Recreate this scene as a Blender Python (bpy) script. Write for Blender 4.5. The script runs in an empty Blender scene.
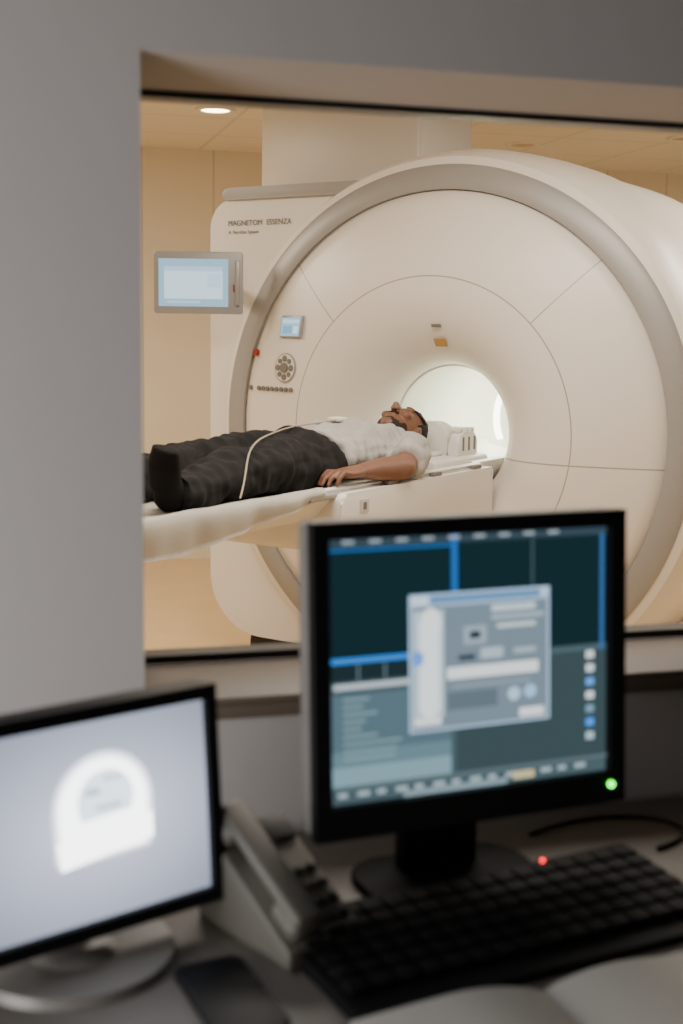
import bpy, bmesh, math, random
from mathutils import Vector, Matrix, noise
random.seed(4)
D=bpy.data; SC=bpy.context.scene; COL=SC.collection
rad=math.radians

# ------------------------------------------------------------------ helpers
def lin(c):
    out=[]
    for v in c[:3]:
        v=v/255.0
        out.append(v/12.92 if v<=0.04045 else ((v+0.055)/1.055)**2.4)
    return (out[0],out[1],out[2],1.0)

def mat(name,c,rough=0.5,metal=0.0,vary=0.06,scale=6.0,bump=0.0,emis=None,es=0.0,coat=0.0,spec=0.5):
    m=D.materials.new(name); m.use_nodes=True; nt=m.node_tree; b=nt.nodes['Principled BSDF']
    col=lin(c)
    tc=nt.nodes.new('ShaderNodeTexCoord'); nz=nt.nodes.new('ShaderNodeTexNoise')
    nz.inputs['Scale'].default_value=scale; nz.inputs['Detail'].default_value=3
    nt.links.new(tc.outputs['Object'],nz.inputs['Vector'])
    mx=nt.nodes.new('ShaderNodeMix'); mx.data_type='RGBA'
    mx.inputs[6].default_value=tuple(v*(1-vary) for v in col[:3])+(1,)
    mx.inputs[7].default_value=tuple(min(1,v*(1+vary)) for v in col[:3])+(1,)
    nt.links.new(nz.outputs['Fac'],mx.inputs[0]); nt.links.new(mx.outputs[2],b.inputs['Base Color'])
    b.inputs['Roughness'].default_value=rough; b.inputs['Metallic'].default_value=metal
    b.inputs['Specular IOR Level'].default_value=spec
    b.inputs['Coat Weight'].default_value=coat
    if bump>0:
        bp=nt.nodes.new('ShaderNodeBump'); bp.inputs['Strength'].default_value=bump; bp.inputs['Distance'].default_value=0.01
        n2=nt.nodes.new('ShaderNodeTexNoise'); n2.inputs['Scale'].default_value=scale*12
        nt.links.new(tc.outputs['Object'],n2.inputs['Vector'])
        nt.links.new(n2.outputs['Fac'],bp.inputs['Height']); nt.links.new(bp.outputs['Normal'],b.inputs['Normal'])
    if emis:
        b.inputs['Emission Color'].default_value=lin(emis); b.inputs['Emission Strength'].default_value=es
    return m

def finish(bm,name,m=None,parent=None,loc=(0,0,0),rot=(0,0,0),smooth=False,label=None,angle=None):
    bmesh.ops.recalc_face_normals(bm,faces=bm.faces[:])
    me=D.meshes.new(name); bm.to_mesh(me); bm.free()
    if smooth or angle:
        for p in me.polygons: p.use_smooth=True
        if angle:
            try: me.set_sharp_from_angle(angle=rad(angle))
            except Exception: pass
    ob=D.objects.new(name,me); COL.objects.link(ob)
    if m: me.materials.append(m)
    ob.location=loc; ob.rotation_euler=rot
    if parent: ob.parent=parent
    if label: ob['label']=label
    return ob

def empty(name,loc,rotz,label,cat,group=None):
    e=D.objects.new(name,None); COL.objects.link(e); e.empty_display_size=0.1
    e.location=loc; e.rotation_euler=(0,0,rad(rotz)); e['label']=label; e['category']=cat
    if group: e['group']=group
    return e

def add_box(bm,c,s,bev=0.0,seg=2,rot=None):
    r=bmesh.ops.create_cube(bm,size=1.0); vs=r['verts']
    bmesh.ops.scale(bm,vec=s,verts=vs)
    if bev>0:
        es=list({e for v in vs for e in v.link_edges})
        rr=bmesh.ops.bevel(bm,geom=es,offset=bev,segments=seg,affect='EDGES',profile=0.5)
        vs=list({v for f in rr['faces'] for v in f.verts}|{v for v in vs if v.is_valid})
    if rot is not None: bmesh.ops.transform(bm,matrix=rot.to_4x4(),verts=vs)
    bmesh.ops.translate(bm,vec=c,verts=vs)
    return vs

def box(name,c,s,m,parent=None,bev=0.0,seg=2,rot=(0,0,0),label=None):
    bm=bmesh.new(); add_box(bm,(0,0,0),s,bev,seg)
    return finish(bm,name,m,parent,loc=c,rot=rot,angle=35 if bev>0 else None,label=label)

def add_cyl(bm,c,r1,r2,h,axis='Z',n=32):
    r=bmesh.ops.create_cone(bm,cap_ends=True,segments=n,radius1=r1,radius2=r2,depth=h)
    if axis=='Y': bmesh.ops.rotate(bm,matrix=Matrix.Rotation(rad(90),3,'X'),verts=r['verts'])
    if axis=='X': bmesh.ops.rotate(bm,matrix=Matrix.Rotation(rad(90),3,'Y'),verts=r['verts'])
    bmesh.ops.translate(bm,vec=c,verts=r['verts']); return r['verts']

def cyl(name,c,r,h,m,parent=None,axis='Z',n=32,r2=None,label=None):
    bm=bmesh.new(); add_cyl(bm,(0,0,0),r,r if r2 is None else r2,h,axis,n)
    return finish(bm,name,m,parent,loc=c,angle=40,label=label)

def prism(name,poly,axis,a0,a1,m,parent=None,bev=0.0,loc=(0,0,0),rot=(0,0,0),label=None):
    bm=bmesh.new(); add_prism(bm,poly,axis,a0,a1,bev)
    return finish(bm,name,m,parent,loc=loc,rot=rot,angle=30,label=label)

def add_prism(bm,poly,axis,a0,a1,bev=0.0):
    def P(p,a):
        if axis=='Y': return (p[0],a,p[1])
        if axis=='X': return (a,p[0],p[1])
        return (p[0],p[1],a)
    v0=[bm.verts.new(P(p,a0)) for p in poly]; v1=[bm.verts.new(P(p,a1)) for p in poly]
    f0=bm.faces.new(v0); f1=bm.faces.new(v1[::-1]); n=len(poly)
    for i in range(n): bm.faces.new((v0[i],v1[i],v1[(i+1)%n],v0[(i+1)%n]))
    if bev>0:
        es=list(f0.edges)+list(f1.edges)
        bmesh.ops.bevel(bm,geom=es,offset=bev,segments=3,affect='EDGES',profile=0.5)

def round_rect(x0,z0,x1,z1,rs,n=8):
    pts=[]
    for (cx,cz,a0,r) in ((x0+rs[0],z0+rs[0],180,rs[0]),(x1-rs[1],z0+rs[1],270,rs[1]),(x1-rs[2],z1-rs[2],0,rs[2]),(x0+rs[3],z1-rs[3],90,rs[3])):
        for i in range(n+1):
            a=rad(a0+90*i/n); pts.append((cx+r*math.cos(a),cz+r*math.sin(a)))
    return pts

def revolve(name,prof,zc,m,parent,n=128,zmin=None,a0=0,a1=360,label=None,smooth_angle=30):
    bm=bmesh.new(); rings=[]
    full=(a1-a0)>=360; cnt=n if full else n+1
    for i in range(cnt):
        a=rad(a0+(a1-a0)*i/n)
        ring=[]
        for r,y in prof:
            z=zc+r*math.sin(a)
            if zmin is not None: z=max(z,zmin)
            ring.append(bm.verts.new((r*math.cos(a),y,z)))
        rings.append(ring)
    for i in range(n):
        A=rings[i]; B=rings[(i+1)%cnt]
        for j in range(len(prof)-1):
            try: bm.faces.new((A[j],A[j+1],B[j+1],B[j]))
            except Exception: pass
    return finish(bm,name,m,parent,angle=smooth_angle,label=label)

def tube(bm,pts,rr,up=Vector((0,0,1)),n=20):
    P=[Vector(p) for p in pts]; rings=[]
    for i,p in enumerate(P):
        t=(P[min(i+1,len(P)-1)]-P[max(i-1,0)]).normalized()
        s=t.cross(up)
        if s.length<1e-3: s=Vector((1,0,0))
        s.normalize(); u=s.cross(t).normalized()
        r=rr[i]; a,b=(r,r) if not isinstance(r,(tuple,list)) else r
        rings.append([bm.verts.new(p+s*a*math.cos(2*math.pi*k/n)+u*b*math.sin(2*math.pi*k/n)) for k in range(n)])
    for i in range(len(rings)-1):
        for k in range(n): bm.faces.new((rings[i][k],rings[i][(k+1)%n],rings[i+1][(k+1)%n],rings[i+1][k]))
    bm.faces.new(rings[0][::-1]); bm.faces.new(rings[-1])

def ell(bm,c,r,rot=None,seg=24):
    q=bmesh.ops.create_uvsphere(bm,u_segments=seg,v_segments=seg//2+2,radius=1.0)['verts']
    bmesh.ops.scale(bm,vec=r,verts=q)
    if rot is not None: bmesh.ops.rotate(bm,matrix=rot,verts=q)
    bmesh.ops.translate(bm,vec=c,verts=q); return q

def blend(bm,name,m,voxel,smooth_it,parent=None,wr=0.0,wscale=9,label=None,loc=(0,0,0),rot=(0,0,0)):
    bmesh.ops.recalc_face_normals(bm,faces=bm.faces[:])
    me=D.meshes.new('tmp'); bm.to_mesh(me); bm.free()
    t=D.objects.new('tmp',me); COL.objects.link(t)
    r=t.modifiers.new('r','REMESH'); r.mode='VOXEL'; r.voxel_size=voxel
    s=t.modifiers.new('s','SMOOTH'); s.factor=0.5; s.iterations=smooth_it
    dg=bpy.context.evaluated_depsgraph_get(); dg.update()
    me2=D.meshes.new_from_object(t.evaluated_get(dg)); D.objects.remove(t)
    me2.name=name; me2.materials.clear(); me2.materials.append(m)
    if wr>0:
        ns=[v.normal.copy() for v in me2.vertices]
        for v,nn in zip(me2.vertices,ns):
            q=Vector((v.co.x*wscale,v.co.y*wscale*0.8,v.co.z*wscale))
            fold=noise.noise(Vector((v.co.x*wscale*1.4+v.co.y*6,v.co.y*wscale*3.2,v.co.z*wscale)))
            v.co+=nn*wr*(noise.noise(q)+0.5*noise.noise(q*2.3+Vector((3,1,2)))+0.6*fold)
    for p in me2.polygons: p.use_smooth=True
    ob=D.objects.new(name,me2); COL.objects.link(ob); ob.location=loc; ob.rotation_euler=rot
    if parent: ob.parent=parent
    if label: ob['label']=label
    return ob

def struct(ob,label=None):
    ob['kind']='structure'
    if label: ob['label']=label
    return ob

def emis_attr(name,strength):
    m=D.materials.new(name); m.use_nodes=True; nt=m.node_tree; nt.nodes.clear()
    o=nt.nodes.new('ShaderNodeOutputMaterial'); e=nt.nodes.new('ShaderNodeEmission'); a=nt.nodes.new('ShaderNodeAttribute')
    a.attribute_name='picture'; e.inputs['Strength'].default_value=strength
    g=nt.nodes.new('ShaderNodeBsdfGlossy'); g.inputs['Roughness'].default_value=0.4; g.inputs['Color'].default_value=(0.002,0.002,0.002,1)
    ad=nt.nodes.new('ShaderNodeAddShader')
    nt.links.new(a.outputs['Color'],e.inputs['Color']); nt.links.new(e.outputs[0],ad.inputs[0]); nt.links.new(g.outputs[0],ad.inputs[1])
    nt.links.new(ad.outputs[0],o.inputs['Surface']); return m

def screen(name,w,h,shapes,m,parent,loc,rot=(0,0,0),eps=0.00012,label=None):
    me=D.meshes.new(name); V=[];F=[];C=[]
    for k,(kind,g,c) in enumerate(shapes):
        if kind=='r':
            x0,y0,x1,y1=g; pts=[(x0,y0),(x1,y0),(x1,y1),(x0,y1)]
        elif kind=='e':
            cx,cy,rx,ry=g; pts=[(cx+rx*math.cos(2*math.pi*i/40),cy+ry*math.sin(2*math.pi*i/40)) for i in range(40)]
        else: pts=g
        b=len(V)
        for (x,y) in pts: V.append(((x-0.5)*w,-eps*k,(0.5-y)*h))
        F.append(list(range(b,b+len(pts)))[::-1]); C.append(lin(c))
    me.from_pydata(V,[],F); at=me.color_attributes.new('picture','FLOAT_COLOR','CORNER')
    for p,c in zip(me.polygons,C):
        for li in p.loop_indices: at.data[li].color=c
    me.materials.append(m)
    ob=D.objects.new(name,me); COL.objects.link(ob); ob.parent=parent; ob.location=loc; ob.rotation_euler=rot
    if label: ob['label']=label
    return ob

def text(name,s,size,m,parent,loc,rot,gap=1.0):
    cu=D.curves.new(name,'FONT'); cu.body=s; cu.size=size; cu.extrude=0.0006; cu.space_word=gap
    t=D.objects.new(name,cu); COL.objects.link(t)
    dg=bpy.context.evaluated_depsgraph_get(); me=D.meshes.new_from_object(t.evaluated_get(dg)); D.objects.remove(t)
    me.materials.clear(); me.materials.append(m)
    ob=D.objects.new(name,me); COL.objects.link(ob); ob.parent=parent; ob.location=loc; ob.rotation_euler=rot
    return ob

def curve_mesh(name,pts,r,m,order=4,loc=(0,0,0),rot=(0,0,0)):
    cu=D.curves.new('tmpc','CURVE'); cu.dimensions='3D'; cu.bevel_depth=r; cu.bevel_resolution=4
    s=cu.splines.new('NURBS'); s.points.add(len(pts)-1)
    for p,q in zip(s.points,pts): p.co=(*q,1)
    s.use_endpoint_u=True; s.order_u=order; s.resolution_u=16
    t=D.objects.new('tmpc',cu); COL.objects.link(t); dg=bpy.context.evaluated_depsgraph_get()
    me=D.meshes.new_from_object(t.evaluated_get(dg)); D.objects.remove(t)
    me.materials.clear(); me.materials.append(m)
    for p in me.polygons: p.use_smooth=True
    ob=D.objects.new(name,me); COL.objects.link(ob); ob.location=loc; ob.rotation_euler=rot
    return ob

# ------------------------------------------------------------------ materials
M_wallc=mat('painted_plaster',(184,179,176),0.85,bump=0.05,vary=0.03,scale=2)
M_sill=mat('sill_laminate',(98,86,74),0.5)
M_black=mat('black_plastic',(12,12,13),0.5,spec=.25)
M_key=mat('matte_black_key',(13,13,14),0.75,spec=.15)
M_blackg=mat('black_frame',(10,10,10),0.35)
M_silver=mat('silver_plastic',(165,163,160),0.35,metal=0.2)
M_case=mat('grey_monitor_case',(130,128,125),0.4,metal=0.2)
M_ring=mat('satin_grey_ring',(156,152,147),0.42,metal=0.15,vary=0.03)
M_white=mat('white_cover',(229,222,211),0.38,vary=0.02,scale=1.5)
M_white2=mat('white_table_cover',(231,226,217),0.4,vary=0.02)
M_bore=mat('bore_white',(238,241,226),0.4,vary=0.02)
M_dark=mat('dark_plinth',(40,34,30),0.6)
M_desk=mat('desk_laminate',(100,95,88),0.5,vary=0.08,scale=20)
M_floorm=mat('warm_vinyl_floor',(206,176,130),0.25,vary=0.08,scale=4)
M_floorc=mat('dark_vinyl_floor',(80,76,72),0.6)
M_ceilc=mat('ceiling_paint',(140,136,130),0.9)
M_skin=mat('brown_skin',(120,82,62),0.5,vary=0.1,scale=30)
M_hair=mat('black_hair',(18,14,12),0.8,vary=0.3,scale=60,bump=0.5)
M_beard=mat('short_dark_beard',(48,33,26),0.85,vary=0.3,scale=80,bump=0.4)
M_shirt=mat('heather_grey_cotton',(170,166,160),0.9,vary=0.06,scale=40,bump=0.15)
M_trouser=mat('charcoal_cotton',(34,32,32),0.9,vary=0.2,scale=30,bump=0.15,spec=.2)
M_shoe=mat('black_sock',(24,22,22),0.9,vary=0.15,scale=40,spec=.2)
M_phone=mat('grey_phone_plastic',(98,95,87),0.5)
M_foot=mat('grey_monitor_foot',(126,123,118),0.4)
M_phoned=mat('dark_grey_plastic',(42,41,40),0.55)
M_paper=mat('paper',(196,193,186),0.9,vary=0.03)
M_text=mat('grey_lettering',(112,104,96),0.6)
M_red=mat('red_button',(150,40,30),0.4)
M_yellow=mat('yellow_sticker',(186,146,72),0.5)
M_tube=mat('cream_tubing',(160,148,126),0.4)
M_foam=mat('pale_foam',(228,224,214),0.8)
M_sheet=mat('white_sheet_cloth',(226,221,211),0.85,vary=0.03)
M_slot=mat('slot_grey',(116,110,102),0.6)

def wall_panels(name,c,spacing,w,axis=0,grid=False,rough=0.7,dark=0.6):
    m=mat(name,c,rough,vary=0.03,scale=1.0); nt=m.node_tree; b=nt.nodes['Principled BSDF']
    src=b.inputs['Base Color'].links[0].from_socket
    tc=nt.nodes.new('ShaderNodeTexCoord'); sp=nt.nodes.new('ShaderNodeSeparateXYZ'); nt.links.new(tc.outputs['Object'],sp.inputs[0])
    def line(i):
        a=nt.nodes.new('ShaderNodeMath'); a.operation='DIVIDE'; nt.links.new(sp.outputs[i],a.inputs[0]); a.inputs[1].default_value=spacing
        f=nt.nodes.new('ShaderNodeMath'); f.operation='FRACT'; nt.links.new(a.outputs[0],f.inputs[0])
        l=nt.nodes.new('ShaderNodeMath'); l.operation='LESS_THAN'; nt.links.new(f.outputs[0],l.inputs[0]); l.inputs[1].default_value=w/spacing
        return l.outputs[0]
    s=line(axis)
    if grid:
        s2=line(1); mx=nt.nodes.new('ShaderNodeMath'); mx.operation='MAXIMUM'; nt.links.new(s,mx.inputs[0]); nt.links.new(s2,mx.inputs[1]); s=mx.outputs[0]
    mix=nt.nodes.new('ShaderNodeMix'); mix.data_type='RGBA'; nt.links.new(s,mix.inputs[0]); nt.links.new(src,mix.inputs[6])
    mix.inputs[7].default_value=tuple(v*dark for v in lin(c)[:3])+(1,)
    nt.links.new(mix.outputs[2],b.inputs['Base Color']); return m
M_wallm=wall_panels('warm_wall_panels',(226,215,194),0.43,0.012,dark=.78)
M_ceilm=wall_panels('ceiling_tiles',(229,221,206),0.6,0.02,grid=True,rough=0.9,dark=0.84)

# ------------------------------------------------------------------ rooms
YW=1.60; YG=1.77; YM=1.86
OX0,OX1,OZ0,OZ1,OZ2=0.177,2.75,0.937,1.748,1.732
ZC=2.47
bm=bmesh.new()
def bb(bm,x0,y0,z0,x1,y1,z1): add_box(bm,((x0+x1)/2,(y0+y1)/2,(z0+z1)/2),(x1-x0,y1-y0,z1-z0))
bb(bm,-2.4,YW,0,OX0,YM,2.6); bb(bm,OX1,YW,0,5.6,YM,2.6)
bb(bm,OX0,YW,0,OX1,YM,OZ0)
add_prism(bm,[(YW,OZ1),(YG,OZ2),(YM,OZ2),(YM,2.6),(YW,2.6)],'X',OX0,OX1)
struct(finish(bm,'wall_window',M_wallc),'grey painted wall with a deep window opening')
def sbox(name,x0,y0,z0,x1,y1,z1,m,label):
    bm=bmesh.new(); bb(bm,x0,y0,z0,x1,y1,z1); return struct(finish(bm,name,m),label)
sbox('floor',-2.4,YW,-.1,5.6,8.2,0,M_floorm,'warm beige vinyl floor of the scanner room')
sbox('floor.001',-2.4,-2.6,-.1,3.4,YW,0,M_floorc,'dark vinyl floor of the control room')
sbox('ceiling',-2.4,YM,ZC,5.6,8.2,ZC+.1,M_ceilm,'pale tiled ceiling of the scanner room')
sbox('ceiling.001',-2.4,-2.6,2.5,3.4,YW,2.6,M_ceilc,'plain ceiling of the control room')
sbox('wall_back',-2.4,7.8,0,5.6,8.0,ZC,M_wallm,'warm beige panelled wall')
sbox('wall_left',-2.5,YM,0,-2.4,8.2,ZC,M_wallm,'warm beige panelled side wall')
sbox('wall_right',5.6,YM,0,5.7,8.2,ZC,M_wallm,'warm beige panelled side wall')
sbox('wall_left.001',-2.5,-2.6,0,-2.4,YW,2.5,M_wallc,'grey painted control room wall')
sbox('wall_right.001',3.4,-2.6,0,3.5,YW,2.5,M_wallc,'grey painted control room wall')
sbox('wall_rear',-2.5,-2.7,0,3.5,-2.6,2.5,M_wallc,'grey painted control room wall')
bm=bmesh.new(); add_box(bm,((OX0+OX1)/2,(YW-.015+YG)/2,OZ0+.005),(OX1-OX0-.004,YG-YW+.015,.010),0.002)
struct(finish(bm,'trim_1',M_sill,angle=30),'brownish laminate window sill')
bm=bmesh.new(); add_box(bm,((OX0+OX1)/2+.02,YW-.010,OZ0-.009),(OX1-OX0+.06,.018,.018),0.002)
struct(finish(bm,'trim_2',M_sill,angle=30),'brownish sill front edge')
bm=bmesh.new(); fw=.012
bb(bm,OX0,YG,OZ0+.010,OX0+fw*.6,YG+.04,OZ2); bb(bm,OX1-fw,YG,OZ0+.010,OX1,YG+.04,OZ2)
bb(bm,OX0+fw*.6,YG,OZ0+.010,OX1-fw,YG+.04,OZ0+.010+fw); bb(bm,OX0+fw*.6,YG,OZ2-fw*.7,OX1-fw,YG+.04,OZ2)
struct(finish(bm,'window_1',M_blackg),'wide observation window with a thin black frame')

# downlights
M_lamp=mat('lamp_glow',(255,240,210),0.5,emis=(255,228,185),es=12)
M_lampd=mat('lamp_dim',(120,96,70),0.5,emis=(190,140,90),es=.35)
for i,(x,y) in enumerate(((1.065,6.36),(2.90,6.90),(3.62,6.38))):
    e=empty('downlight' if i==0 else 'downlight.%03d'%i,(x,y,ZC),0,'round recessed ceiling downlight glowing warm white' if i==0 else 'round recessed ceiling downlight, dimmed','ceiling light','recessed downlights')
    bm=bmesh.new()
    prof=[(.10,0),(.10,-.008),(.075,-.010),(.07,-.002)]
    rings=[]
    for k in range(32):
        a=2*math.pi*k/32; rings.append([bm.verts.new((r*math.cos(a),r*math.sin(a),z)) for r,z in prof])
    for k in range(32):
        for j in range(3): bm.faces.new((rings[k][j],rings[k][j+1],rings[(k+1)%32][j+1],rings[(k+1)%32][j]))
    finish(bm,'trim_ring',M_white,e,smooth=True)
    cyl('lens',(0,0,-.004),.068,.004,M_lamp if i==0 else M_lampd,e)
    L=D.lights.new('downlight_beam','SPOT'); L.energy=75 if i==0 else 12; L.color=(1,.84,.62); L.spot_size=rad(125); L.spot_blend=.8; L.shadow_soft_size=.07
    lo=D.objects.new('downlight_beam',L); COL.objects.link(lo); lo.parent=e; lo.location=(0,0,-.03)

# ------------------------------------------------------------------ MRI scanner
SX,SY=1.632,4.629; SROT=-47.7; ZB=1.035
scn=empty('mri_scanner',(SX,SY,0),SROT,'large round cream-white MRI scanner with grey trim ring and glowing bore','mri scanner')
revolve('barrel_cover',[(1.0,.0),(1.03,.015),(1.055,.06),(1.072,.14),(1.080,.25),(1.085,.4),(1.085,.55)],ZB,M_white,scn,n=160,zmin=.015)
revolve('rear_cover',[(1.083,.552),(1.072,.56),(1.072,1.25),(1.04,1.40),(.95,1.48),(.6,1.5),(.30,1.5)],ZB,M_white,scn,n=128,zmin=.015)
revolve('trim_ring',[(1.002,.02),(1.0,-.004),(.985,-.016),(.925,-.026),(.908,-.024),(.903,.01)],ZB,M_ring,scn,n=160,zmin=.015,label='satin grey ring around the scanner face')
mf=mat('front_cover_white',(228,220,208),0.36,vary=0.015,scale=1.2); nt=mf.node_tree; b=nt.nodes['Principled BSDF']; src=b.inputs['Base Color'].links[0].from_socket
tc=nt.nodes.new('ShaderNodeTexCoord'); sp=nt.nodes.new('ShaderNodeSeparateXYZ'); nt.links.new(tc.outputs['Object'],sp.inputs[0])
def mth(op,a,b_=None):
    n=nt.nodes.new('ShaderNodeMath'); n.operation=op
    for i,v in enumerate((a,b_)):
        if v is None: continue
        if isinstance(v,(int,float)): n.inputs[i].default_value=v
        else: nt.links.new(v,n.inputs[i])
    return n.outputs[0]
X=sp.outputs[0]; Z=mth('SUBTRACT',sp.outputs[2],ZB)
R=mth('SQRT',mth('ADD',mth('MULTIPLY',X,X),mth('MULTIPLY',Z,Z)))
SR=.588
seam1=mth('LESS_THAN',mth('ABSOLUTE',mth('SUBTRACT',R,SR)),.0024)
out=mth('GREATER_THAN',R,SR)
diag=mth('MULTIPLY',mth('MULTIPLY',mth('LESS_THAN',mth('ABSOLUTE',mth('SUBTRACT',mth('ABSOLUTE',X),Z)),.003),out),mth('GREATER_THAN',Z,0))
hor=mth('MULTIPLY',mth('LESS_THAN',mth('ABSOLUTE',mth('ADD',Z,.080)),.0026),mth('GREATER_THAN',R,.27))
seam=mth('MAXIMUM',mth('MAXIMUM',seam1,diag),hor)
mix=nt.nodes.new('ShaderNodeMix'); mix.data_type='RGBA'; nt.links.new(seam,mix.inputs[0]); nt.links.new(src,mix.inputs[6]); mix.inputs[7].default_value=lin((170,157,140))
nt.links.new(mix.outputs[2],b.inputs['Base Color'])
PROF=[(.905,.0),(.903,-.012),(.85,-.034),(.80,-.050),(.75,-.065),(.70,-.078),(.62,-.094),(.57,-.10),(.52,-.100),(.47,-.094),(.42,-.080),(.375,-.058),(.335,-.028),(.30,.010),(.275,.055),(.262,.10),(.258,.14)]
def yface(r):
    pr=PROF[1:]
    for (a,ya),(b_,yb) in zip(pr,pr[1:]):
        if b_<=r<=a: return yb+(ya-yb)*(r-b_)/(a-b_)
    return -.10 if r<.6 else -.012
revolve('front_cover',PROF,ZB,mf,scn,n=160,zmin=.015,smooth_angle=60)
revolve('bore_liner',[(.258,.14),(.257,.5),(.257,1.3),(.30,1.5)],ZB,M_bore,scn,n=96,label='bright white bore tunnel')
revolve('bore_rim',[(.2590,.130),(.253,.134),(.253,.155),(.2575,.16)],ZB,M_white,scn,n=96)
M_glow_arc=mat('bore_arc_glow',(255,255,250),.5,emis=(255,255,245),es=5)  # emission for an added arc that imitates the bright crescent inside the bore
revolve('bore_glow_arc',[(.2565,1.02),(.251,1.025),(.251,1.075),(.2565,1.08)],ZB,M_glow_arc,scn,n=24,a0=157,a1=204,label='glowing arc for the bright crescent on the bore wall')
HX=-1.14
prism('side_housing',round_rect(HX,.10,-.30,1.955,(.26,.02,.02,.12),10),'Y',.05,.62,M_white,scn,bev=.012)
prism('top_trim',round_rect(HX+.07,1.950,-.36,2.0,(.02,.01,.01,.03),5),'Y',.035,.60,M_ring,scn,bev=.008,label='satin grey cap strip')
prism('plinth',round_rect(-.95,.0,.9,.12,(.01,.01,.05,.05),4),'Y',.09,1.3,M_dark,scn,label='dark plinth')
text('lettering','MAGNETOM ESSENZA',.0315,M_text,scn,(-1.045,.047,1.845),(rad(90),0,0),2.2)['label']='grey capital lettering'
text('lettering','A Tim+Dot System',.019,M_text,scn,(-1.042,.047,1.812),(rad(90),0,0),1.6)
M_scr=emis_attr('lit_display',1.8)
cd=D.objects.new('control_panel',None); COL.objects.link(cd); cd.parent=scn
x,z=-.630,1.430; yy=yface(math.hypot(x,z-ZB))
box('bezel',(x,yy-.006,z),(.125,.012,.088),M_ring,cd,.003,rot=(rad(-9),0,rad(-14)))
screen('screen',.112,.074,[('r',(0,0,1,1),(140,178,192)),('r',(.05,.1,.95,.3),(180,205,212)),('r',(.1,.45,.6,.85),(115,158,182)),('r',(.68,.45,.92,.85),(195,215,220))],M_scr,cd,(x-.002,yy-.0145,z-.0015),rot=(rad(-9),0,rad(-14)))
def onface(name,x,z,r,h,m,lift=0.0,n=24):
    R0=math.hypot(x,z-ZB); y=yface(R0)
    sl=(yface(min(R0+.02,.9))-yface(R0-.02))/.04
    nx,nz=x/R0,(z-ZB)/R0
    nrm=Vector((sl*nx,-1,sl*nz)).normalized()
    bm=bmesh.new(); add_cyl(bm,(0,0,0),r,r,h,'Z',n)
    ob=finish(bm,name,m,cd,loc=Vector((x,y,z))+nrm*(h/2+lift-.002),angle=40)
    ob.rotation_euler=nrm.to_track_quat('Z','Y').to_euler(); return ob
onface('red_button',-.838,1.322,.014,.016,M_red)['label']='red stop button'
onface('dial_ring',-.655,1.265,.060,.005,M_ring,n=40)
onface('dial_plate',-.655,1.265,.054,.006,M_white,.0015,n=40)
onface('dial_hub',-.655,1.265,.020,.010,M_slot,.005)
for k in range(8):
    a=k*math.pi/4; onface('dial_key',-.655+.037*math.cos(a),1.265+.037*math.sin(a),.0125 if k%2==0 else .010,.006,M_slot,.006,16)
for k in range(10):
    if k in (1,): continue
    onface('knob',-.865+.0275*k,1.178,.0095,.010,M_slot,n=16)
box('warning_sticker',(.03,-.046,ZB+.343),(.05,.002,.036),M_yellow,scn,rot=(rad(38),0,0),label='yellow warning sticker')
box('sensor_slot',(.03,-.084,ZB+.405),(.040,.003,.012),M_slot,scn,rot=(rad(20),0,0))

tw=empty('service_tower',(SX,SY,0),SROT,'boxy white service tower rising from scanner to ceiling','service duct')
box('front_panel',(-.77,.47,2.238),(.80,.03,.46),M_white,tw,.004)
box('body',(-.77,.72,2.238),(.79,.47,.46),M_white,tw,.006)

# ------------------------------------------------------------------ wall display near scanner
dp=empty('display_panel',(.810,5.24,1.600),-13,'silver-framed tablet display on an arm beside the scanner','display')
prism('frame',round_rect(-.179,-.124,.179,.124,(.012,)*4,5),'Y',-.02,.02,M_silver,dp,bev=.004)
screen('screen',.28,.19,[('r',(0,0,1,1),(140,172,190)),('r',(.08,.16,.92,.84),(192,212,222)),('r',(.08,.16,.92,.26),(166,190,204)),('r',(.70,.3,.9,.6),(176,204,216)),('r',(.12,.88,.6,.93),(170,190,200))],M_scr,dp,(-.02,-.0212,0))
box('grip',(.158,-.026,0),(.018,.014,.18),M_silver,dp,.004)
box('key_label',(.143,-.0215,-.02),(.006,.002,.03),M_red,dp)
box('arm',(.11,.17,-.02),(.04,.31,.05),M_silver,dp,.006)

# ------------------------------------------------------------------ patient table
tb=empty('patient_table',(SX,SY,0),SROT,'long white motorised scanner table sliding into the bore','patient table')
hw=.252; dz=-.008
sec=[(-hw,.952),(-hw+.016,.957),(-hw+.035,.937),(-.10,.912),(.10,.912),(hw-.035,.937),(hw-.016,.957),(hw,.952),(hw-.004,.932),(hw-.014,.912),(hw-.050,.872),(.15,.848),(-.15,.848),(-hw+.050,.872),(-hw+.014,.912),(-hw+.004,.932)]
prism('table_top',sec,'Y',-2.25,-.12,M_white2,tb,loc=(0,0,dz))
prism('table_top_extension',[(x*.88,z) for x,z in sec],'Y',-.12,.85,M_white2,tb,loc=(0,0,dz))
prism('side_rail',round_rect(.235,.925,.262,.944,(.006,)*4,3),'Y',-1.25,-.12,M_ring,tb,loc=(0,0,dz),label='grey slotted side rail')
prism('mattress',[(-.20,.917),(-.16,.907),(.16,.907),(.20,.917),(.205,.930),(.16,.922),(-.16,.922),(-.205,.930)],'Y',-2.1,-.35,M_foam,tb)
prism('carriage',round_rect(-1.12,.735,-.09,.932,(.07,.02,.01,.03),5),'X',-.285,.285,M_white2,tb,bev=.014)
prism('pedestal',round_rect(-.60,.0,-.12,.75,(.02,.02,.02,.06),4),'X',-.2,.2,M_white2,tb,bev=.02)
box('badge',(.2865,-.99,.885),(.003,.05,.04),M_paper,tb)
box('badge_symbol',(.2885,-.99,.885),(.002,.018,.022),M_text,tb)
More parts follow.
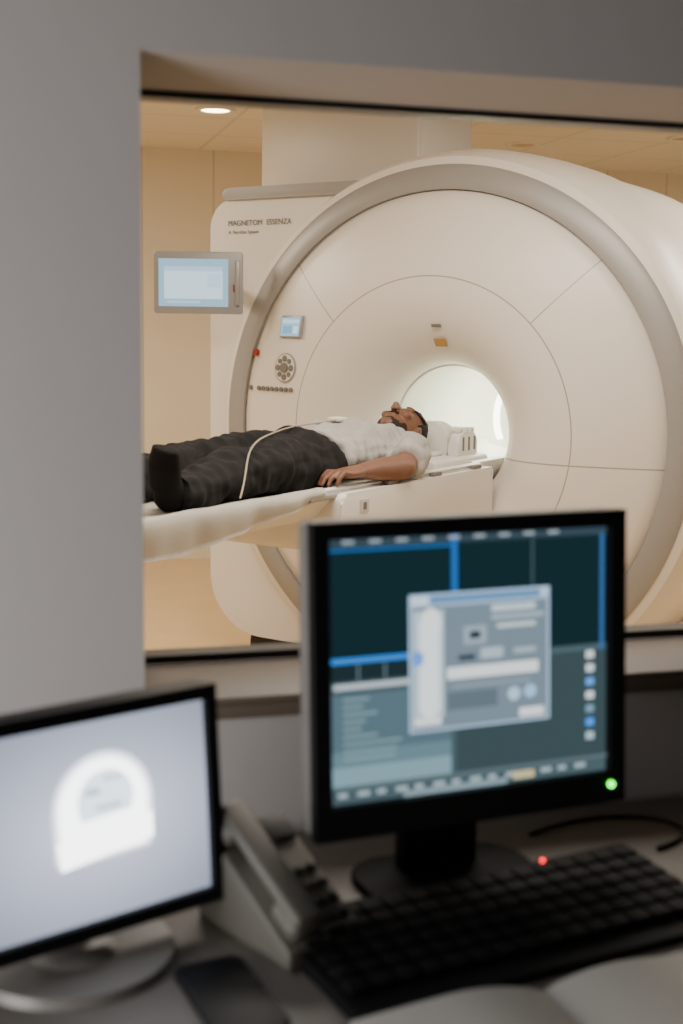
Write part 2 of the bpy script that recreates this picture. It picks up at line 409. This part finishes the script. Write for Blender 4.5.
for y in (-.2,-.5,-.8): box('latch',(.268,y,.939),(.02,.06,.014),M_slot,tb,.003)
bm=bmesh.new()
path=[(-.19,.931),(-.05,.9285),(.10,.9285),(.17,.933),(.205,.943),(.232,.953),(.250,.954),(.261,.946),(.266,.930),(.266,.913),(.265,.896),(.262,.878),(.258,.861),(.255,.845)]
NY=70; g2=[]
for i in range(NY+1):
    y=-1.17-1.05*i/NY; row=[]
    drop=min(1,.25+1.3*i/NY)
    for j,(x,z) in enumerate(path):
        if j>7:
            t_=(j-7)/6; z=.946-(.946-z)*drop
            x=x+t_*(.007*math.sin(y*23+1)+.004*math.sin(y*51))
        elif 2<j<=7: z+=.001*math.sin(y*30+j)
        row.append(bm.verts.new((x,y,z+.003*noise.noise(Vector((x*9,y*9,3))))))
    g2.append(row)
for i in range(NY):
    for j in range(len(path)-1): bm.faces.new((g2[i][j],g2[i][j+1],g2[i+1][j+1],g2[i+1][j]))
bmesh.ops.solidify(bm,geom=bm.faces[:],thickness=.002)
sh_=finish(bm,'bed_sheet',M_sheet,loc=(SX,SY,0),rot=(0,0,rad(SROT)),smooth=True); sh_['label']='thin white sheet draped over the foot end of the table'; sh_['category']='sheet'

# ------------------------------------------------------------------ head coil & pillow
hc=empty('head_coil',(SX,SY,0),SROT,'white head coil cradle with padded sides behind the patient','head coil')
prism('cradle',round_rect(-.19,.925,.19,.965,(.015,.015,.015,.015),4),'Y',-.36,.06,M_white2,hc,bev=.010)
prism('side_wing',round_rect(-.17,.96,.03,1.075,(.01,.01,.05,.04),5),'X',-.172,-.128,M_white2,hc,bev=.01)
prism('side_wing',round_rect(-.15,.96,.0,1.052,(.01,.01,.03,.04),5),'X',.128,.172,M_white2,hc,bev=.01)
prism('head_rest',round_rect(-.11,.955,.11,1.085,(.02,.02,.05,.05),5),'Y',-.12,-.06,M_foam,hc,bev=.012)
box('connector_block',(.03,.02,1.01),(.18,.08,.10),M_white2,hc,.015,3)
for k in range(3): box('plug',(.150,-.115+.045*k,1.058),(.03,.028,.016),M_foam,hc,.004)
for k in range(3): box('slot_shade',(.1735,-.115+.045*k,1.01),(.002,.012,.05),M_slot,hc)  # flat grey strips, shade of the coil slots put in as colour
bmq=bmesh.new(); add_box(bmq,(0,0,0),(.21,.20,.016),.007,4)
pl=finish(bmq,'pillow',M_foam,loc=(SX,SY,0),rot=(0,0,rad(SROT)),smooth=True); pl['label']='flat pale foam cushion under the head'; pl['category']='cushion'
for v in pl.data.vertices: v.co+=Vector((0,-.24,.972))

# ------------------------------------------------------------------ person
P0=(SX,SY,0); PR=(0,0,rad(SROT))
HZ=1.054; HY=-.266
def head(bm):
    ell(bm,(0,HY+.01,HZ),(.074,.096,.082))
    ell(bm,(0,HY-.02,HZ+.012),(.068,.083,.074))
    ell(bm,(0,HY-.085,HZ+.020),(.052,.050,.046))
    ell(bm,(0,HY-.116,HZ+.036),(.025,.018,.023))
    tube(bm,[(0,HY-.005,HZ+.077),(0,HY-.03,HZ+.089),(0,HY-.052,HZ+.103),(0,HY-.060,HZ+.084)],[.008,.010,.014,.012],n=10)
    for s in (-1,1):
        ell(bm,(s*.012,HY-.055,HZ+.089),(.008,.009,.009),seg=12)
        ell(bm,(s*.076,HY-.02,HZ-.005),(.010,.020,.030),Matrix.Rotation(rad(s*15),3,'Y'),seg=14)
        ell(bm,(s*.030,HY+.004,HZ+.080),(.022,.009,.010),seg=14)
        ell(bm,(s*.029,HY-.014,HZ+.075),(.015,.011,.011),seg=14)
        ell(bm,(s*.042,HY-.045,HZ+.063),(.020,.022,.016),seg=14)
    ell(bm,(0,HY-.080,HZ+.068),(.024,.006,.010),seg=14); ell(bm,(0,HY-.090,HZ+.065),(.020,.006,.010),seg=14)
bm=bmesh.new(); head(bm)
tube(bm,[(0,HY-.04,HZ-.020),(0,-.385,1.030),(0,-.44,1.020),(0,-.48,1.015)],[.054,.055,.060,(.09,.06)])
tube(bm,[(0,-.45,1.012),(0,-.49,1.012),(0,-.54,1.012),(0,-.62,1.015),(0,-.72,1.012),(0,-.82,1.008),(0,-.92,1.005),(0,-1.0,1.0)],
     [(.10,.05),(.165,.07),(.18,.080),(.172,.084),(.155,.084),(.15,.080),(.165,.078),(.13,.07)])
def arm(s):
    S=Vector((s*.175,-.505,1.005)); E=Vector((s*.272,-.73,.980)); W=Vector((s*.240,-.945,.985))
    tube(bm,[S,S.lerp(E,.35),S.lerp(E,.75),E,E.lerp(W,.25),E.lerp(W,.7),W],[.056,.050,.042,.040,.042,.033,(.031,.022)])
    ell(bm,S,(.06,.06,.06)); ell(bm,E,(.042,.042,.038))
    d=Vector((-s*.16,-1,-.03)).normalized(); side=Vector((s,-.16,0)).normalized(); up=Vector((0,0,1))
    tube(bm,[W,W+d*.03,W+d*.06,W+d*.090],[(.029,.021),(.039,.020),(.044,.018),(.040,.014)])
    base=W+d*.087
    for k,(off,ln) in enumerate(((-.031,.066),(-.0105,.076),(.011,.072),(.032,.056))):
        b0=base+side*off
        p=[b0-d*.012,b0+d*ln*.42+up*.008,b0+d*ln*.78-up*.006,b0+d*ln-up*.026]
        tube(bm,p,[.0098,.0094,.0084,.007],n=10); ell(bm,p[-1],(.0072,.0072,.0072),seg=10)
    b0=W+d*.025-side*.026
    p=[b0,b0-side*.022+d*.022-up*.006,b0-side*.032+d*.052-up*.012,b0-side*.030+d*.072-up*.018]
    tube(bm,p,[.013,.012,.010,.008],n=10); ell(bm,p[-1],(.008,.008,.008),seg=10)
arm(1); arm(-1)
LEG={}
for s in (-1,1):
    H=Vector((s*.088,-.97,1.007)); K=Vector((s*.110,-1.36,1.008)); A=Vector((s*.122,-1.70,.976)); LEG[s]=(H,K,A)
    tube(bm,[H,H.lerp(K,.5),K,K.lerp(A,.3),K.lerp(A,.7),A],[.074,.066,.052,.054,.042,.034]); ell(bm,H,(.08,.07,.070))
    ell(bm,A+Vector((0,-.015,-.010)),(.032,.038,.032))
    tube(bm,[A,A+Vector((s*.01,-.04,.04)),A+Vector((s*.028,-.065,.09)),A+Vector((s*.038,-.07,.13))],[(.032,.032),(.034,.030),(.040,.022),(.034,.014)],up=Vector((0,1,0)))
person=blend(bm,'person',M_skin,.0045,5,loc=P0,rot=PR)
person['label']='person lying on back, grey T-shirt, charcoal trousers, hand at hip'; person['category']='person'
bm=bmesh.new()
tube(bm,[(0,-.86,1.010),(0,-.92,1.012),(0,-.99,1.010),(0,-1.06,1.00)],[(.168,.088),(.184,.090),(.178,.088),(.12,.068)])
for s in (-1,1):
    H,K,A=LEG[s]; H=H+Vector((0,0,.004))
    ell(bm,H,(.096,.10,.084))
    tube(bm,[H,H.lerp(K,.5)+Vector((0,0,.004)),K+Vector((0,0,.002)),K.lerp(A,.4),K.lerp(A,.8),A+Vector((0,-.01,.008))],[(.096,.084),(.092,.082),(.082,.076),(.080,.070),(.075,.062),(.068,.056)])
blend(bm,'trousers',M_trouser,.006,3,person,wr=.018,wscale=11,label='loose charcoal trousers')
bm=bmesh.new()
tube(bm,[(0,-.435,1.018),(0,-.47,1.016),(0,-.51,1.016),(0,-.57,1.020),(0,-.65,1.022),(0,-.75,1.018),(0,-.85,1.014),(0,-.92,1.012)],
     [(.072,.056),(.13,.072),(.185,.084),(.196,.092),(.192,.096),(.182,.096),(.182,.092),(.19,.092)])
for s in (-1,1):
    S=Vector((s*.178,-.505,1.008)); E=Vector((s*.272,-.73,.980))
    ell(bm,S,(.068,.066,.066)); tube(bm,[S,S.lerp(E,.35),S.lerp(E,.72)],[.068,.066,.060])
blend(bm,'shirt',M_shirt,.006,3,person,wr=.016,wscale=12,label='heather grey short-sleeved T-shirt')
for s in (-1,1):
    A=LEG[s][2]; bm=bmesh.new()
    tube(bm,[A+Vector((0,.06,.004)),A+Vector((0,-.01,0))],[.045,.041])
    ell(bm,A+Vector((0,-.018,-.006)),(.040,.046,.036))
    tube(bm,[A+Vector((0,-.01,0)),A+Vector((s*.01,-.045,.04)),A+Vector((s*.028,-.07,.09)),A+Vector((s*.038,-.076,.134))],[(.040,.038),(.044,.042),(.050,.034),(.043,.022)],up=Vector((0,1,0)))
    blend(bm,'sock',M_shoe,.006,4,person)
def shell(name,c,r,keep,m,push=0.004):
    bm=bmesh.new(); ell(bm,c,r,seg=56)
    dele=[f for f in bm.faces if not keep(f.calc_center_median())]
    bmesh.ops.delete(bm,geom=dele,context='FACES')
    for v in bm.verts:
        v.co+=Vector((noise.noise(v.co*70),noise.noise(v.co*70+Vector((5,0,0))),noise.noise(v.co*70+Vector((0,9,0)))))*push
    bmesh.ops.solidify(bm,geom=bm.faces[:],thickness=.006)
    return finish(bm,name,m,person,smooth=True)
shell('hair',(0,HY+.012,HZ),(.081,.104,.088),lambda p:(p.y>HY+.030 or p.z<HZ+.030 and p.y>HY-.010) ,M_hair,.006)
shell('beard',(0,HY-.078,HZ+.012),(.058,.060,.056),lambda p:(p.y<HY-.100 or (p.y<HY-.02 and abs(p.x)>.040 and p.z<HZ+.042)),M_beard,.002)
for s in (-1,1):
    bm=bmesh.new(); tube(bm,[(s*.014,HY+.006,HZ+.0885),(s*.030,HY+.012,HZ+.087),(s*.046,HY+.004,HZ+.077)],[(.004,.003),(.005,.003),(.003,.002)],n=8); finish(bm,'eyebrow',M_hair,person,smooth=True)
bm=bmesh.new(); tube(bm,[(-.022,HY-.068,HZ+.074),(0,HY-.066,HZ+.081),(.022,HY-.068,HZ+.074)],[(.005,.003)]*3,n=8); finish(bm,'moustache',M_beard,person,smooth=True)

it=curve_mesh('call_bulb_tube',[(.02,-.74,1.122),(.00,-.86,1.116),(.00,-1.0,1.112),(.05,-1.14,1.105),(.10,-1.28,1.102),(.16,-1.42,1.080),(.212,-1.50,1.02),(.230,-1.54,.98),(.238,-1.56,.962)],.0028,M_tube,loc=P0,rot=PR)
it['label']='thin cream tube looping over the patient hip'; it['category']='tube'
bmq=bmesh.new(); add_box(bmq,(.01,-.72,1.124),(.05,.05,.014),.005,3)
cl=finish(bmq,'sensor_clip',M_foam,loc=P0,rot=PR,angle=40); cl['label']='small white sensor clip resting on the belly'; cl['category']='sensor'

# ------------------------------------------------------------------ desk
dk=empty('desk',(1.1,1.17,0),0,'grey laminate desk top running along the wall','desk')
box('desk_top',(-.1,0,.755),(3.2,.78,.03),M_desk,dk,.003)
for x in (-1.5,1.4): box('desk_leg',(x,0,.37),(.05,.6,.74),M_phoned,dk,.004)
DZ=.77

# ------------------------------------------------------------------ big monitor
mo=empty('computer_monitor',(.511,1.350,DZ),7,'black-framed office monitor with silver sides showing imaging software','monitor')
W_,H_=.392,.347; pz=.100+H_/2
tl=D.objects.new('panel',None); COL.objects.link(tl); tl.parent=mo; tl.location=(0,-.03,pz); tl.rotation_euler=(rad(-4),0,0)
prism('case',round_rect(-W_/2,-H_/2,W_/2,H_/2,(.008,)*4,4),'Y',.002,.036,M_case,tl,bev=.006,label='silver rear case')
prism('rear_bulge',round_rect(-.14,-.12,.14,.12,(.03,)*4,4),'Y',.036,.060,M_case,tl,bev=.010)
sw,sh=.354,.292; zoff=.0085
bm=bmesh.new()
for (x0,z0,x1,z1) in ((-W_/2,-H_/2,-sw/2,H_/2),(sw/2,-H_/2,W_/2,H_/2),(-sw/2,-H_/2,sw/2,-sh/2+zoff),(-sw/2,sh/2+zoff,sw/2,H_/2)):
    bb(bm,x0,-.014,z0,x1,.004,z1)
finish(bm,'bezel',M_black,tl)
b1=(17,36,41)
S=[('r',(0,0,1,1),b1),('r',(0,0,1,.035),(46,62,72)),
('r',(0,.475,1,1),(62,80,86)),('r',(.44,.50,1,.93),(50,66,70)),
('r',(0,.04,.44,.05),(30,90,150)),('r',(0,.04,.014,.46),(30,90,160)),('r',(.425,.0,.447,.47),(36,92,160)),('r',(0,.447,.44,.468),(50,120,200)),
('r',(.715,.035,.722,.5),(60,80,85)),('r',(.44,.49,.985,.497),(70,90,95)),('r',(.975,.03,.99,.50),(50,90,140)),
('r',(0,.475,.42,.535),(26,40,44)),('r',(.10,.475,.106,.535),(90,110,120)),('r',(.19,.475,.196,.535),(90,110,120)),('r',(.28,.475,.286,.535),(90,110,120)),
('r',(.02,.545,.28,.565),(170,180,186)),
('r',(0,.585,.42,.86),(74,96,106)),('r',(0,.86,.42,.93),(112,142,152)),('r',(0,.80,.42,.86),(88,114,124))]
for k in range(9): S.append(('r',(.05,.60+k*.028,.05+.05+.16*random.random(),.608+k*.028),(120,145,152)))
for k in range(14): S.append(('r',(.03+k*.065,.955,.06+k*.065+.01*(k%2),.972),(150,165,172)))
S+= [('r',(0,.93,1,.942),(80,95,100)),('r',(.25,.975,.62,.997),(120,140,148)),('r',(.64,.955,.72,.985),(180,172,130))]
for k in range(9): S.append(('r',(.05+k*.09,.008,.09+k*.09,.02),(140,152,158)))
for k,c in enumerate(((200,210,213),(200,210,213),(90,150,215),(200,210,213),(110,140,160),(60,140,225),(160,180,190))): S.append(('r',(.915,.50+k*.055,.945,.53+k*.055),c))
S+= [('r',(.27,.225,.775,.755),(150,176,200)),('r',(.28,.235,.765,.265),(88,128,170)),('r',(.28,.235,.34,.265),(190,210,225)),('r',(.74,.235,.765,.262),(180,196,220)),
('r',(.28,.275,.765,.745),(104,120,132)),
('r',(.285,.29,.39,.70),(170,190,200)),('e',(.345,.34,.035,.06),(225,232,232)),('r',(.305,.33,.375,.66),(222,230,232)),('e',(.34,.66,.035,.04),(225,232,232)),('e',(.30,.47,.02,.03),(90,140,220)),
('r',(.285,.70,.38,.73),(215,221,224)),('r',(.56,.285,.72,.31),(180,195,205)),('r',(.56,.325,.75,.34),(150,170,180)),('r',(.58,.36,.72,.375),(190,200,205)),('r',(.46,.36,.54,.43),(140,155,165)),('r',(.48,.38,.52,.41),(40,50,60)),
('r',(.40,.515,.73,.56),(216,222,224)),('r',(.44,.47,.50,.49),(40,50,58)),('r',(.52,.45,.60,.49),(160,176,186)),('r',(.64,.46,.72,.48),(150,166,176)),
('r',(.40,.61,.58,.68),(84,98,108)),('e',(.64,.64,.022,.026),(165,195,215)),('e',(.70,.635,.022,.026),(145,185,215)),('r',(.66,.70,.75,.735),(215,221,224)),('r',(.42,.585,.7,.592),(130,148,158))]
M_s1=emis_attr('imaging_software_display',1.6)
screen('screen',sw,sh,S,M_s1,tl,(0,-.001,zoff),eps=.00008)
M_green=mat('green_led',(60,255,60),.4,emis=(70,255,60),es=8)
cyl('power_light',(.176,-.0150,-H_/2+.022),.0036,.003,M_green,tl,'Y',20,label='green power light')
box('neck',(0,.050,.10),(.10,.03,.20),M_black,mo,.006)
prism('base',round_rect(-.11,-.045,.11,.085,(.04,)*4,6),'Z',.0,.012,M_key,mo,bev=.004)

# ------------------------------------------------------------------ small monitor
m2=empty('computer_monitor.001',(.066,1.280,DZ),23.5,'small black-framed monitor on round grey foot showing scanner camera view','monitor')
W2,H2=.315,.236
t2=D.objects.new('panel',None); COL.objects.link(t2); t2.parent=m2; t2.location=(0,-.03,.038+H2/2); t2.rotation_euler=(rad(-5),0,0)
prism('case',round_rect(-W2/2,-H2/2,W2/2,H2/2,(.006,)*4,4),'Y',.002,.032,M_black,t2,bev=.004)
s2w,s2h=.289,.206
bm=bmesh.new()
for (x0,z0,x1,z1) in ((-W2/2,-H2/2,-s2w/2,H2/2),(s2w/2,-H2/2,W2/2,H2/2),(-s2w/2,-H2/2,s2w/2,-s2h/2),(-s2w/2,s2h/2,s2w/2,H2/2)): bb(bm,x0,-.008,z0,x1,.004,z1)
finish(bm,'bezel',M_black,t2)
def mixc(a,b,t): return tuple(a[i]*(1-t)+b[i]*t for i in range(3))
def blob(cx,cy,rx,ry): return [(min(1,max(0,cx+rx*math.cos(2*math.pi*i/60))),min(1,max(0,cy+ry*math.sin(2*math.pi*i/60)))) for i in range(60)]
S=[('r',(0,0,1,1),(76,80,90))]
for k in range(14): S.append(('p',blob(.56,.52,.68-.035*k,.68-.038*k),mixc((78,82,92),(118,122,134),k/13)))
def arch(cx,cy,r,bot,q=1.38):
    p=[]
    for i in range(25):
        a=math.pi*i/24; p.append((cx+r*math.cos(a),cy-r*q*math.sin(a)))
    return p+[(cx-r*.98,bot-.05),(cx-r*.9,bot),(cx+r*.9,bot-.02),(cx+r*.98,bot-.07)]
AX=.575
for k in range(5): S.append(('p',arch(AX,.44,.20-.006*k,.715-.006*k),mixc((130,134,146),(205,209,218),(k+1)/5)))
S+= [('p',arch(AX,.44,.172,.69),(250,252,254)),('p',arch(AX+.01,.41,.110,.50),(170,180,188)),
('r',(AX-.07,.34,AX-.01,.38),(120,132,142)),('r',(AX+.0,.29,AX+.08,.32),(138,150,158)),('r',(AX-.03,.43,AX+.07,.46),(122,138,146)),
('p',[(AX-.185,.58),(AX+.19,.52),(AX+.19,.65),(AX-.17,.715)],(255,255,255))]
M_s2=emis_attr('camera_view_display',5.2)
screen('screen',s2w,s2h,S,M_s2,t2,(0,.001,0),eps=.00005)
box('neck',(0,.012,.06),(.06,.02,.10),M_black,m2,.005)
bm=bmesh.new(); add_cyl(bm,(0,0,.005),.108,.104,.010,'Z',64); add_cyl(bm,(0,0,.013),.05,.035,.010,'Z',40)
finish(bm,'base',M_foot,m2,angle=40,label='round grey foot')

# ------------------------------------------------------------------ desk phone
ph=empty('desk_phone',(.286,1.288,DZ),24,'grey office desk phone with handset on its cradle','telephone')
prism('body',[(-.085,0),(.085,0),(.085,.095),(.06,.102),(-.085,.022)],'X',-.050,.050,M_phone,ph,bev=.005)
tilt=math.atan2(.08,.145)
def on(y,off=0.0): return .022+(y+.085)*(.080/.145)+off
box('display',(.022,.045,on(.045,.003)),(.05,.035,.008),M_phoned,ph,.002,rot=(tilt,0,0))
kb=None
for r in range(4):
    for c in range(3):
        if kb is None: kb=box('key',(0,0,0),(.011,.010,.006),M_phoned,ph,.002,rot=(tilt,0,0)); o_=kb
        else: o_=kb.copy(); COL.objects.link(o_)
        y=-.065+.019*r; o_.location=(.006+.016*c,y,on(y,.003))
bm=bmesh.new()
add_box(bm,(0,0,.022),(.034,.17,.016),.007,3); add_box(bm,(0,.066,.010),(.042,.046,.026),.010,3); add_box(bm,(0,-.066,.010),(.042,.046,.026),.010,3)
finish(bm,'handset',M_phone,ph,loc=(-.027,-.005,on(-.005,.006)),rot=(tilt,0,0),angle=50,label='grey handset')

# ------------------------------------------------------------------ keyboard
ke=empty('keyboard',(.528,1.224,DZ),12,'black computer keyboard with a red indicator light','keyboard')
prism('body',[(-.10,0),(.10,0),(.10,.024),(.05,.020),(-.10,.010)],'X',-.24,.24,M_key,ke,bev=.003)
k0=None
for r in range(6):
    for c in range(16):
        if k0 is None: k0=box('key',(0,0,0),(.0255,.0225,.006),M_key,ke,.0015); k=k0
        else:
            k=k0.copy(); COL.objects.link(k)
        y=-.058+.0262*r; k.location=(-.218+.029*c,y,.0142+(y+.1)*.06+.002)
M_redl=mat('red_led',(255,40,30),.4,emis=(255,30,40),es=5)
cyl('indicator_light',(.113,.094,.026),.0024,.004,M_redl,ke,label='red indicator light')

# ------------------------------------------------------------------ smartphone
sm=empty('smartphone',(.208,1.152,DZ),10,'black smartphone lying face up','smartphone')
prism('body',round_rect(-.036,-.074,.036,.074,(.009,)*4,5),'Z',0,.009,M_black,sm,bev=.002)
prism('screen',round_rect(-.033,-.069,.033,.069,(.006,)*4,4),'Z',.009,.0096,mat('dark_glass',(10,11,12),.45,spec=.12),sm)

# ------------------------------------------------------------------ notebook
nb=empty('notebook',(.526,.955,DZ),6,'open notebook with blank white curved pages','book')
for s in (-1,1):
    prof=[(0,.004)]+[(s*.205*t/12,.006+.020*math.sin(min(1,t/12*1.9)*math.pi*.5)*(1-.75*(t/12)**1.3)) for t in range(1,13)]+[(s*.205,.002),(0,.002)]
    prism('page_block',prof,'Y',-.14,.14,M_paper,nb)
box('cover',(0,0,.001),(.42,.29,.002),M_phoned,nb)

cb=curve_mesh('cable',[(.66,1.47,.7735),(.72,1.50,.7735),(.80,1.51,.7735),(.88,1.47,.7735),(.86,1.41,.7735),(.80,1.39,.7735)],.003,M_black); cb['label']='thin black cable lying on the desk'; cb['category']='cable'

# ------------------------------------------------------------------ lights
def area(name,loc,target,size,energy,color,sy=None):
    L=D.lights.new(name,'AREA'); L.energy=energy; L.color=color; L.size=size
    if sy: L.shape='RECTANGLE'; L.size_y=sy
    o=D.objects.new(name,L); COL.objects.link(o); o.location=loc
    o.rotation_euler=(Vector(target)-Vector(loc)).to_track_quat('-Z','Y').to_euler(); return o
area('soft_ceiling_fill',(1.0,3.2,2.44),(1.0,3.2,0),1.6,55,(1,.935,.84),.8)  # soft area lamps added out of view under the ceiling to fill the room
area('soft_ceiling_fill',(-.8,5.6,2.44),(-.8,5.6,0),1.2,60,(1,.90,.75),.8)
area('soft_ceiling_fill',(3.9,4.2,2.44),(3.9,4.2,0),1.4,78,(1,.95,.87),.8)
L=D.lights.new('bore_light','AREA'); L.energy=7.5; L.color=(1,1,.91); L.shape='RECTANGLE'; L.size=.12; L.size_y=.75
lo=D.objects.new('bore_light',L); COL.objects.link(lo); lo.parent=scn; lo.location=(0,.85,ZB+.24)
area('control_room_light',(-1.25,.55,1.05),(.0,1.6,1.05),.8,28,(1,.97,.96),.9)
w=D.worlds.new('w'); SC.world=w; w.use_nodes=True; w.node_tree.nodes['Background'].inputs[0].default_value=(.5,.5,.55,1); w.node_tree.nodes['Background'].inputs[1].default_value=.02

# ------------------------------------------------------------------ camera
ca=D.cameras.new('camera'); co=D.objects.new('camera',ca); COL.objects.link(co)
ca.sensor_fit='VERTICAL'; ca.sensor_height=36; ca.lens=45; ca.clip_start=.02
co.matrix_world=Matrix.Translation((0,0,1.42))@Matrix.Rotation(rad(-15.2),4,'Z')@Matrix.Rotation(rad(90-8.1),4,'X')@Matrix.Rotation(rad(.83),4,'Z')
ca.dof.use_dof=True; ca.dof.focus_distance=4.6; ca.dof.aperture_fstop=3.6
SC.camera=co
